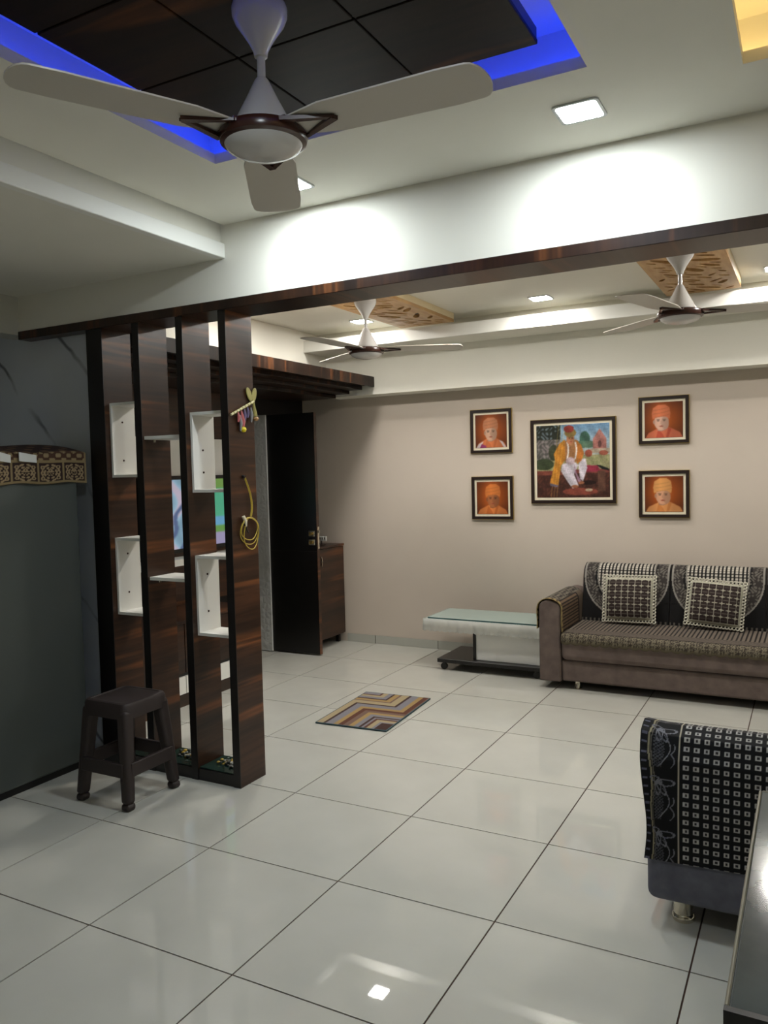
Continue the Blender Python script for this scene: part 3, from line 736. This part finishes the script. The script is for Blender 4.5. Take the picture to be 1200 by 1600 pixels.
def picture(name, x0, x1, z0, z1, col, label, res, fw_=.022, mw=.018):
    yb = YB-.002; yf = YB-.024
    t = thing(name, label, 'picture', ((x0+x1)/2, YB, z0))
    fr = MB()
    pts_o = [(x0,z0), (x1,z0), (x1,z1), (x0,z1)]; pts_i = [(x0+fw_,z0+fw_), (x1-fw_,z0+fw_), (x1-fw_,z1-fw_), (x0+fw_,z1-fw_)]
    for i in range(4):
        j = (i+1) % 4
        fr.hexa([(pts_o[i][0], yf, pts_o[i][1]), (pts_o[j][0], yf, pts_o[j][1]), (pts_i[j][0], yf, pts_i[j][1]), (pts_i[i][0], yf, pts_i[i][1])],
                [(pts_o[i][0], yb, pts_o[i][1]), (pts_o[j][0], yb, pts_o[j][1]), (pts_i[j][0], yb, pts_i[j][1]), (pts_i[i][0], yb, pts_i[i][1])])
    f = fr.build('frame', M_FRAME, t)
    e = .003
    MB().box(x1, x1+e, yf+.004, yb, z0-e, z1+e).box(x0-e, x0, yf+.004, yb, z0-e, z1+e).box(x0, x1, yf+.004, yb, z1, z1+e).box(x0, x1, yf+.004, yb, z0-e, z0).build('gilt_edge', M_GOLD, f)
    MB().box(x0+fw_-.001, x1-fw_+.001, yf+.010, yb, z0+fw_-.001, z1-fw_+.001).build('mat_board', M_MATB, t)
    a = fw_+mw
    grid('print', res, res, lambda u, v: (x0+a+u*(x1-x0-2*a), yf+.0085+0*u, z0+a+v*(z1-z0-2*a)), col, M_PRINT, t, thick=.0012, offset=0)
OR = [.74,.42,.26]
picture('framed_portrait', -.288, .053, 1.606, 1.946, portrait([.72,.47,.33], [.80,.46,.28], [.72,.40,.24], [.76,.60,.50], .49, -.02, True), 'framed portrait in a dark frame, upper left, sitter with white and magenta garment', 90)
picture('framed_portrait', -.286, .055, 1.082, 1.418, portrait([.78,.45,.22], [.80,.47,.25], [.70,.38,.18], [.62,.38,.24], .52, .0), 'framed portrait directly below the upper left portrait, darker face, orange robe', 90)
picture('framed_portrait', 1.010, 1.350, 1.630, 1.962, portrait([.80,.45,.30], [.78,.42,.30], [.68,.30,.22], [.80,.64,.56], .44, .0), 'framed portrait, upper right of the large painting, salmon robe', 90)
picture('framed_portrait', 1.008, 1.350, 1.102, 1.436, portrait([.82,.58,.34], [.82,.56,.34], [.76,.48,.26], [.78,.58,.46], .47, .02), 'framed portrait below the upper right one, pale orange turban and robe', 90)
picture('framed_painting', .206, .845, 1.206, 1.840, painting, 'large square framed painting of a seated turbaned figure in a garden', 180, .024, .020)

# ------------------------------------------------------------------ sofa
t = thing('sofa', 'taupe three-seat sofa with black patterned covers against the back wall', 'sofa', (1.55, 3.75, 0))
MB().box(.640, 2.46, 3.395, 4.10, .055, .195).build('base', M_SOFA, t, bevel=.015, seg=3)
MB().box(.640, 2.46, 3.375, 4.00, .197, .372).build('seat_cushion', M_SOFA, t, bevel=.035, seg=4)
for xa, xb in ((.493, .638), (2.462, 2.607)):
    arm = [(xa, .050), (xb, .050), (xb, .53)]
    for k in range(9):
        a = math.pi*k/8; arm.append(((xa+xb)/2+(xb-xa)/2*math.cos(a)*1.0, .545+.052*math.sin(a)))
    arm.append((xa, .53))
    MB().prism(arm, 'y', 3.375, 4.12).build('arm', M_SOFA, t, bevel=.010, seg=2)
back = [(4.13,.30), (4.13,.70), (4.115,.745), (4.085,.762), (4.045,.760), (4.005,.735), (3.985,.69), (3.90,.36), (3.90,.30)]
MB().prism(back, 'x', .640, 2.46).build('backrest', M_SOFA, t, bevel=.008, seg=2)
for xx, yy in ((.735, 3.445), (2.365, 3.445), (.735, 4.03), (2.365, 4.03)):
    MB().lathe([(.022,0), (.024,.006), (.019,.012), (.018,.05), (.024,.058)], (xx, yy, 0), 20).build('leg', M_CHROME, t, smooth=True)
# covers
def arc_path(pts, n):
    P = np.array(pts, float); d = np.r_[0, np.cumsum(np.hypot(*np.diff(P, axis=0).T))]
    return lambda s: (np.interp(s*d[-1], d, P[:,0]), np.interp(s*d[-1], d, P[:,1])), d[-1]
def back_cover(x0, x1, label):
    path, L = arc_path([(3.888,.372), (3.893,.40), (3.935,.56), (3.972,.692), (3.990,.735), (4.012,.757), (4.045,.772), (4.085,.774), (4.118,.756)], 9)
    w = x1-x0
    def pos(u, v):
        y, z = path(v); return x0+u*w, y-.003+.002*np.sin(u*40)*(v < .3), z
    def col(u, v):
        x = (u-.5)*w; s = v*L
        C = np.zeros(u.shape+(3,)); C[...] = [.055,.048,.048]
        yy = s-.33                      # height above the curve centre
        rad = np.where(yy > 0, np.abs(x), np.hypot(x, yy*1.0))
        ring = (rad > .195) & (rad < .285)
        nz = np.sin(x*160+np.sin(s*90)*2)*np.sin(s*150+np.cos(x*80)*2)
        C[ring] = [.21,.19,.18]; C[ring & (nz > .15)] = [.40,.38,.35]; C[ring & (rad < .215) & (nz < .3)] = [.07,.06,.06]
        C[(np.abs(rad-.285) < .005)] = [.55,.53,.50]; C[(np.abs(rad-.195) < .004)] = [.52,.50,.47]
        inn = (rad < .190); px = np.mod(x+.5, .0255)/.0255; py = np.mod(s, .021)/.021
        C[inn & (px < .55) & (py < .72)] = [.74,.71,.66]; C[inn & (px < .55) & (py >= .72)] = [.30,.28,.26]
        dots = (s < .03) & (np.mod(x, .03) < .012); C[dots] = [.35,.33,.3]
        return C
    o = grid('sofa_back_cover', 150, 120, pos, col, M_CLOTH, None, thick=.005, offset=0)
    return tag(o, label, 'sofa cover', 'sofa back covers')
back_cover(.652, 1.247, 'black sofa back cover with pale grid, leftmost, behind the left cushion')
back_cover(1.251, 1.846, 'black sofa back cover with pale grid, behind the right cushion')
back_cover(1.850, 2.445, 'black sofa back cover with pale grid, cut off at the right edge')
path, L = arc_path([(3.366,.318), (3.362,.345), (3.370,.368), (3.390,.379), (3.42,.382), (3.880,.380)], 6)
def seatpos(u, v):
    y, z = path(v); return .648+u*(2.45-.648), y, z-.012*(v < .02)*np.abs(np.sin(u*90))
def seatcol(u, v):
    x = u*(2.45-.648); s = v*L; C = np.zeros(u.shape+(3,))
    st = np.mod(x-.35*np.sin(np.clip(s,0,.2)*4), .026)/.026
    C[...] = [.10,.085,.08]; C[st < .6] = [.42,.38,.34]
    bd = s < .085; nz = np.sin(x*260+np.sin(s*300)*1.5)*np.sin(s*260+np.cos(x*110)*2)
    C[bd] = [.24,.21,.18]; C[bd & (nz > .0)] = [.46,.43,.36]; C[bd & (np.abs(s-.082) < .006)] = [.13,.11,.1]
    C[bd & (s < .012)] = [.36,.33,.26]
    return C
tag(grid('sofa_seat_cover', 520, 110, seatpos, seatcol, M_CLOTH, None, thick=.005, offset=0), 'striped black and beige seat cover lying on the sofa', 'sofa cover')
def arm_cover(xa, xb, label):
    P = [(xa-.012, .40), (xa-.010, .53)]+[((xa+xb)/2-((xb-xa)/2+.009)*math.cos(math.pi*k/10), .545+.062*math.sin(math.pi*k/10)) for k in range(11)]+[(xb+.010, .53), (xb+.012, .385)]
    path, L = arc_path(P, 9)
    def pos(u, v):
        x, z = path(u); return x, 3.372+v*.58+.006*np.sin(u*20)*(v < .05), z
    def col(u, v):
        s = u*L; y = v*.58; C = np.zeros(u.shape+(3,)); C[...] = [.13,.10,.085]
        inner = s > L*.60; pu = np.mod(s, .022)/.022; pv = np.mod(y, .024)/.024
        C[(pu < .55) & (pv < .6)] = [.46,.38,.30]; C[(pu < .55) & (pv >= .6)] = [.32,.25,.19]
        nz = np.sin(s*170+np.sin(y*120)*2)*np.sin(y*140)
        mid = (s > L*.30) & (s <= L*.60); C[mid] = [.16,.14,.13]; C[mid & (nz > .1)] = [.46,.43,.38]
        C[(s < L*.30)] = [.055,.045,.045]
        bd = v < .05; C[bd & (nz > -.2)] = [.55,.48,.32]
        C[(y > .44) & inner] = [.36,.31,.26]; C[(np.abs(y-.44) < .012) & inner] = [.10,.08,.08]
        return C
    return tag(grid('sofa_arm_cover', 110, 150, pos, col, M_CLOTH, None, thick=.005, offset=0), label, 'sofa cover', 'sofa arm covers')
arm_cover(.493, .638, 'brown patterned cover draped over the sofa arm beside the coffee table')
arm_cover(2.462, 2.607, 'brown patterned cover draped over the right sofa arm')
# cushions
def cushion(cx, cy, cz, w, h, tilt, rollz, label):
    t = thing('cushion', label, 'cushion', (cx, cy, cz), 'crochet cushions on the sofa')
    t.rotation_euler = (tilt, rollz, 0)
    def colr(u, v):
        x = (u-.5)*w; z = (v-.5)*h; C = np.zeros(u.shape+(3,)); C[...] = [.17,.125,.115]
        p = .0435; a = np.mod(x+p/2, p)/p-.5; b = np.mod(z+p/2, p)/p-.5
        C[(np.abs(a)*np.abs(b) < .011) & (np.abs(a)+np.abs(b) < .44)] = [.64,.62,.55]
        C[(np.abs(a) < .045)] = [.54,.52,.47]; C[(np.abs(np.abs(b)-.5) < .05) & (np.abs(a) > .12)] = [.34,.31,.28]
        C[(np.abs(np.abs(a)-.5) < .04) & False] = [.5,.5,.45]
        e = np.minimum(np.minimum(u, 1-u)*w, np.minimum(v, 1-v)*h); C[e < .012] = [.66,.65,.58]
        return C
    for sgn in (-1, 1):
        def pos(u, v, sgn=sgn):
            x = (u-.5)*2; z = (v-.5)*2; b = np.sqrt(np.clip((1-x**2)*(1-z**2), 0, 1))**.75
            return (u-.5)*w*(1-.05*(1-np.abs(z))*0), sgn*.052*b, (v-.5)*h
        grid('pillow_face' if sgn < 0 else 'pillow_back', 130, 116, pos, colr, M_CLOTH, t, local=True)
    # crocheted edge: a frill of small rings all round
    mb = MB(); per = []
    n1, n2 = 15, 13
    for k in range(n1): per += [((k+.5)/n1*w-w/2, h/2+.010), ((k+.5)/n1*w-w/2, -h/2-.010)]
    for k in range(n2): per += [(-w/2-.010, (k+.5)/n2*h-h/2), (w/2+.010, (k+.5)/n2*h-h/2)]
    per += [(sx*(w/2+.012), sz*(h/2+.012)) for sx in (-1,1) for sz in (-1,1)]
    for (x, z) in per:
        mb.tube([(x+.0105*math.cos(a), .004*math.sin(2*a), z+.0105*math.sin(a)) for a in np.linspace(0, 2*math.pi, 10, endpoint=False)], .0045, 6, closed=True)
    mb.build('crochet_edge', mat('crochet_ivory', rgb(196,192,176), .9), t, smooth=True, local=True)
    return t
cushion(.995, 3.835, .558, .315, .285, math.radians(-17), math.radians(-1), 'crochet-edged dark cushion on the sofa, nearest the left arm')
cushion(1.548, 3.835, .555, .320, .275, math.radians(-17), math.radians(4), 'crochet-edged dark cushion on the sofa, the right of the two')

# ------------------------------------------------------------------ coffee table
t = thing('coffee_table', 'low coffee table with white box and black castor base beside the sofa', 'table', (.0, 3.77, 0))
MB().box(-.340, .455, 3.545, 4.00, .058, .086).build('base_plate', M_BLACK, t, bevel=.002, seg=1)
MB().box(-.075, -.055, 3.60, 3.97, .086, .345).build('side_panel', M_BLACK, t)
MB().box(-.055, .445, 3.610, 3.97, .086, .345).build('white_box', M_WHITE, t, bevel=.002, seg=1)
MB().box(-.445, .462, 3.565, 4.01, .345, .362).build('under_top', M_WHITE, t)
MB().box(-.445, .462, 3.565, 4.01, .362, .372).build('top_board', M_WHITE, t)
gl = MB().box(-.425, .445, 3.582, 3.992, .3755, .3835).build('glass_top', M_GTOP, t)
MB().box(-.426, .446, 3.5805, 3.582, .3755, .3835).box(-.4265, -.425, 3.582, 3.992, .3755, .3835).build('glass_edge', mat('dark_glass_edge', rgb(40,78,82), .1), gl)
for xx, yy in ((-.30, 3.585), (.41, 3.585), (-.30, 3.96), (.41, 3.96)):
    c_ = MB().tube([(xx, yy, .058), (xx, yy, .044)], .014, 10).build('castor', M_BLACK, t)
    MB().tube([(xx, yy-.010, .025), (xx, yy+.010, .025)], .025, 16).build('wheel', M_BLACK, c_, smooth=True)
# clear lace table cover: top sheet and scalloped skirt
tc = thing('table_cover', 'translucent lace-edged plastic cover hanging over the coffee table', 'table cover', (0, 3.77, .373))
MB().box(-.452, .468, 3.556, 4.016, .3732, .3752).build('top_sheet', mat('clear_sheet', rgb(190,205,198), .2, alpha=.3), tc)
mb = MB(); ring = []
def edge(p, q, n):
    return [(p[0]+(q[0]-p[0])*k/n, p[1]+(q[1]-p[1])*k/n) for k in range(n)]
ring = edge((-.453,3.555), (.469,3.555), 92)+edge((.469,3.555), (.469,4.017), 46)+edge((.469,4.017), (-.453,4.017), 92)+edge((-.453,4.017), (-.453,3.555), 46)
n = len(ring); cxm, cym = .008, 3.786
vs = []
for k, (x, y) in enumerate(ring):
    w_ = .004*math.sin(k*.9); sc_ = .0035*abs(math.sin(k*math.pi/4))
    nx = (x-cxm); ny = (y-cym); L_ = math.hypot(nx, ny)
    vs.append((x, y, .3752)); vs.append((x+nx/L_*(.004+w_), y+ny/L_*(.004+w_), .292-sc_*2))
fs = [(2*i, 2*((i+1) % n), 2*((i+1) % n)+1, 2*i+1) for i in range(n)]
o = mb.add(vs, fs).build('skirt', M_LACE, tc, smooth=True)
m_ = o.modifiers.new('thickness', 'SOLIDIFY'); m_.thickness = .0015; m_.offset = 1

# ------------------------------------------------------------------ doormat
mt = None
def matcol(u, v):
    x = u*.46; y = v*.69; d = x+y
    t_ = np.where(d < .493, x, np.where(d < .76, .493-y, x-.267))
    bei, gld, brn, grr, dk, tau = [.60,.54,.42], [.58,.48,.31], [.33,.20,.15], [.46,.45,.47], [.24,.16,.14], [.42,.33,.29]
    seq = [grr, grr, brn, bei, bei, grr, grr, dk, gld, gld, tau,      # t < 0
           bei, bei, bei, dk, grr, grr, grr, gld, gld, brn, brn, tau, tau, gld, gld, grr, grr, dk, grr, brn, bei, bei, grr, dk]
    C = np.array(seq)[np.clip(np.floor(t_/.0165).astype(int)+11, 0, len(seq)-1)]
    e = np.minimum(np.minimum(x, .46-x), np.minimum(y, .69-y)); C = np.where((e < .007)[..., None], np.array([.26,.33,.35]), C)
    return C
o = grid('doormat', 130, 190, lambda u, v: ((u-.5)*.46, (v-.5)*.69, .010+0*u), matcol, M_RUG, None, thick=.008, offset=0)
o.location = (-.268, 2.46, -.0035); o.rotation_euler = (0, 0, math.radians(3.6))
tag(o, 'small doormat of brown, beige and grey angular stripes on the tiled floor', 'doormat')

# ------------------------------------------------------------------ armchair seen from behind
t = thing('armchair', 'charcoal armchair seen from behind at the right edge', 'armchair', (2.1, 1.2, 0))
MB().box(1.643, 2.49, .805, 1.56, .080, .30).build('base', M_CHAIR, t, bevel=.03, seg=4)
bk = [(.812,.10), (.800,.20), (.802,.40), (.815,.54), (.845,.602), (.89,.622), (.94,.612), (.985,.57), (1.01,.45), (1.03,.27)]
MB().prism(bk, 'x', 1.668, 2.475).build('backrest', M_CHAIR, t, bevel=.02, seg=3)
for xa, xb in ((1.660, 1.80), (2.345, 2.485)): MB().box(xa, xb, .90, 1.50, .20, .405).build('arm', M_CHAIR, t, bevel=.04, seg=4)
MB().box(1.80, 2.345, 1.00, 1.52, .27, .345).build('seat_cushion', M_CHAIR, t, bevel=.03, seg=3)
for xx, yy in ((1.745, .885), (2.40, .885), (1.745, 1.49), (2.40, 1.49)):
    MB().lathe([(.034,0), (.036,.008), (.035,.016), (.030,.022), (.030,.066), (.034,.082)], (xx, yy, 0), 24).build('leg', M_CHROME, t, smooth=True)
CW = .86
path, L = arc_path([(.792,.222), (.793,.40), (.806,.545), (.838,.612), (.89,.634), (.945,.624), (.995,.578), (1.022,.45)], 8)
def cpos(u, v):
    y, z = path(v); x = 1.640+u*CW
    edge_ = np.clip(1-u/.06, 0, 1)
    return x+.008*np.sin(v*9)*edge_-.010*edge_*np.clip(v*2-.2, 0, 1), y+.010*edge_*np.sin(v*14), z+(.030*u)*(1-v)**3+.008*edge_*(v > .5)
def ccol(u, v):
    x = u*CW; s = v*L; C = np.zeros(u.shape+(3,)); C[...] = [.050,.048,.056]
    p = .0292; a = np.mod(x-.112, p)/p; b = np.mod(s-.008, .0285)/.0285
    sq = (a > .22) & (a < .78) & (b > .22) & (b < .78) & (x > .110)
    C[sq] = [.70,.69,.67]; C[sq & (np.abs(a-.5) < .12) & (np.abs(b-.5) < .12)] = [.14,.13,.14]
    C[np.abs(x-.104) < .0022] = [.66,.63,.56]
    bord = x < .095
    C[np.abs(x-.024-.004*np.sin(s*30)) < .0022] = [.55,.52,.42]
    C[np.abs(x-.030-.004*np.sin(s*30)) < .0012] = [.40,.38,.34]
    tick = (x < .016) & (np.mod(s, .026) < .006) & (x > .004); C[tick] = [.36,.36,.42]
    rep = .165; q = np.mod(s+.03, rep)
    def ring(cx, cy, rx, ry, ang, w):
        dx, dy = x-cx, q-cy; ca, sa = math.cos(ang), math.sin(ang)
        r = np.hypot((dx*ca+dy*sa)/rx, (-dx*sa+dy*ca)/ry); return bord & (np.abs(r-1) < w)
    for (cx, cy, rx, ry, an) in ((.068,.118,.024,.010,.05), (.054,.100,.022,.009,-1.0), (.044,.102,.022,.008,-1.6), (.040,.125,.016,.008,2.6)):
        C[ring(cx, cy, rx, ry, an, .16)] = [.45,.45,.48]
    xc = .058+.020*np.sin((q-.02)*40); C[bord & (q < .10) & (np.abs(x-xc) < .0016) & (q > .004)] = [.48,.48,.50]
    xc2 = .080+.012*np.abs(np.sin(q*75)); C[bord & (q < .075) & (np.abs(x-xc2) < .0018)] = [.44,.44,.46]
    net = bord & (x > .032) & (x < .062-.2*np.abs(q-.05)) & (q < .095); lat = (np.mod((x+q)*95, 1) < .28) | (np.mod((x-q)*95, 1) < .28)
    C[net & lat] = [.30,.30,.32]
    return C
tag(grid('armchair_cover', 400, 250, cpos, ccol, M_CLOTH, None, thick=.006, offset=0), 'black cloth with pale squares and looped border hanging over the armchair back', 'armchair cover')

# ------------------------------------------------------------------ dining table corner
t = thing('dining_table', 'glossy grey stone topped table at the lower right corner', 'table', (2.6, -.27, 0))
MB().box(2.016, 3.306, -.668, .124, .715, .750).build('table_top', M_TABLETOP, t, bevel=.002, seg=1)
MB().box(2.010, 2.016, -.668, .130, .712, .751).box(2.016, 3.312, .124, .130, .712, .751).box(3.306, 3.312, -.668, .124, .712, .751).build('rim', M_RIM, t, bevel=.002, seg=1)
MB().box(2.010, 3.312, -.680, -.668, .712, .751).build('front_edge', M_BLACK, t)
MB().box(2.06, 3.26, -.63, .08, .64, .714).build('apron', M_BLACK, t)
for xx in (2.10, 3.22):
    for yy in (-.59, .04): MB().box(xx-.035, xx+.035, yy-.035, yy+.035, 0, .64).build('leg', M_BLACK, t, bevel=.004)
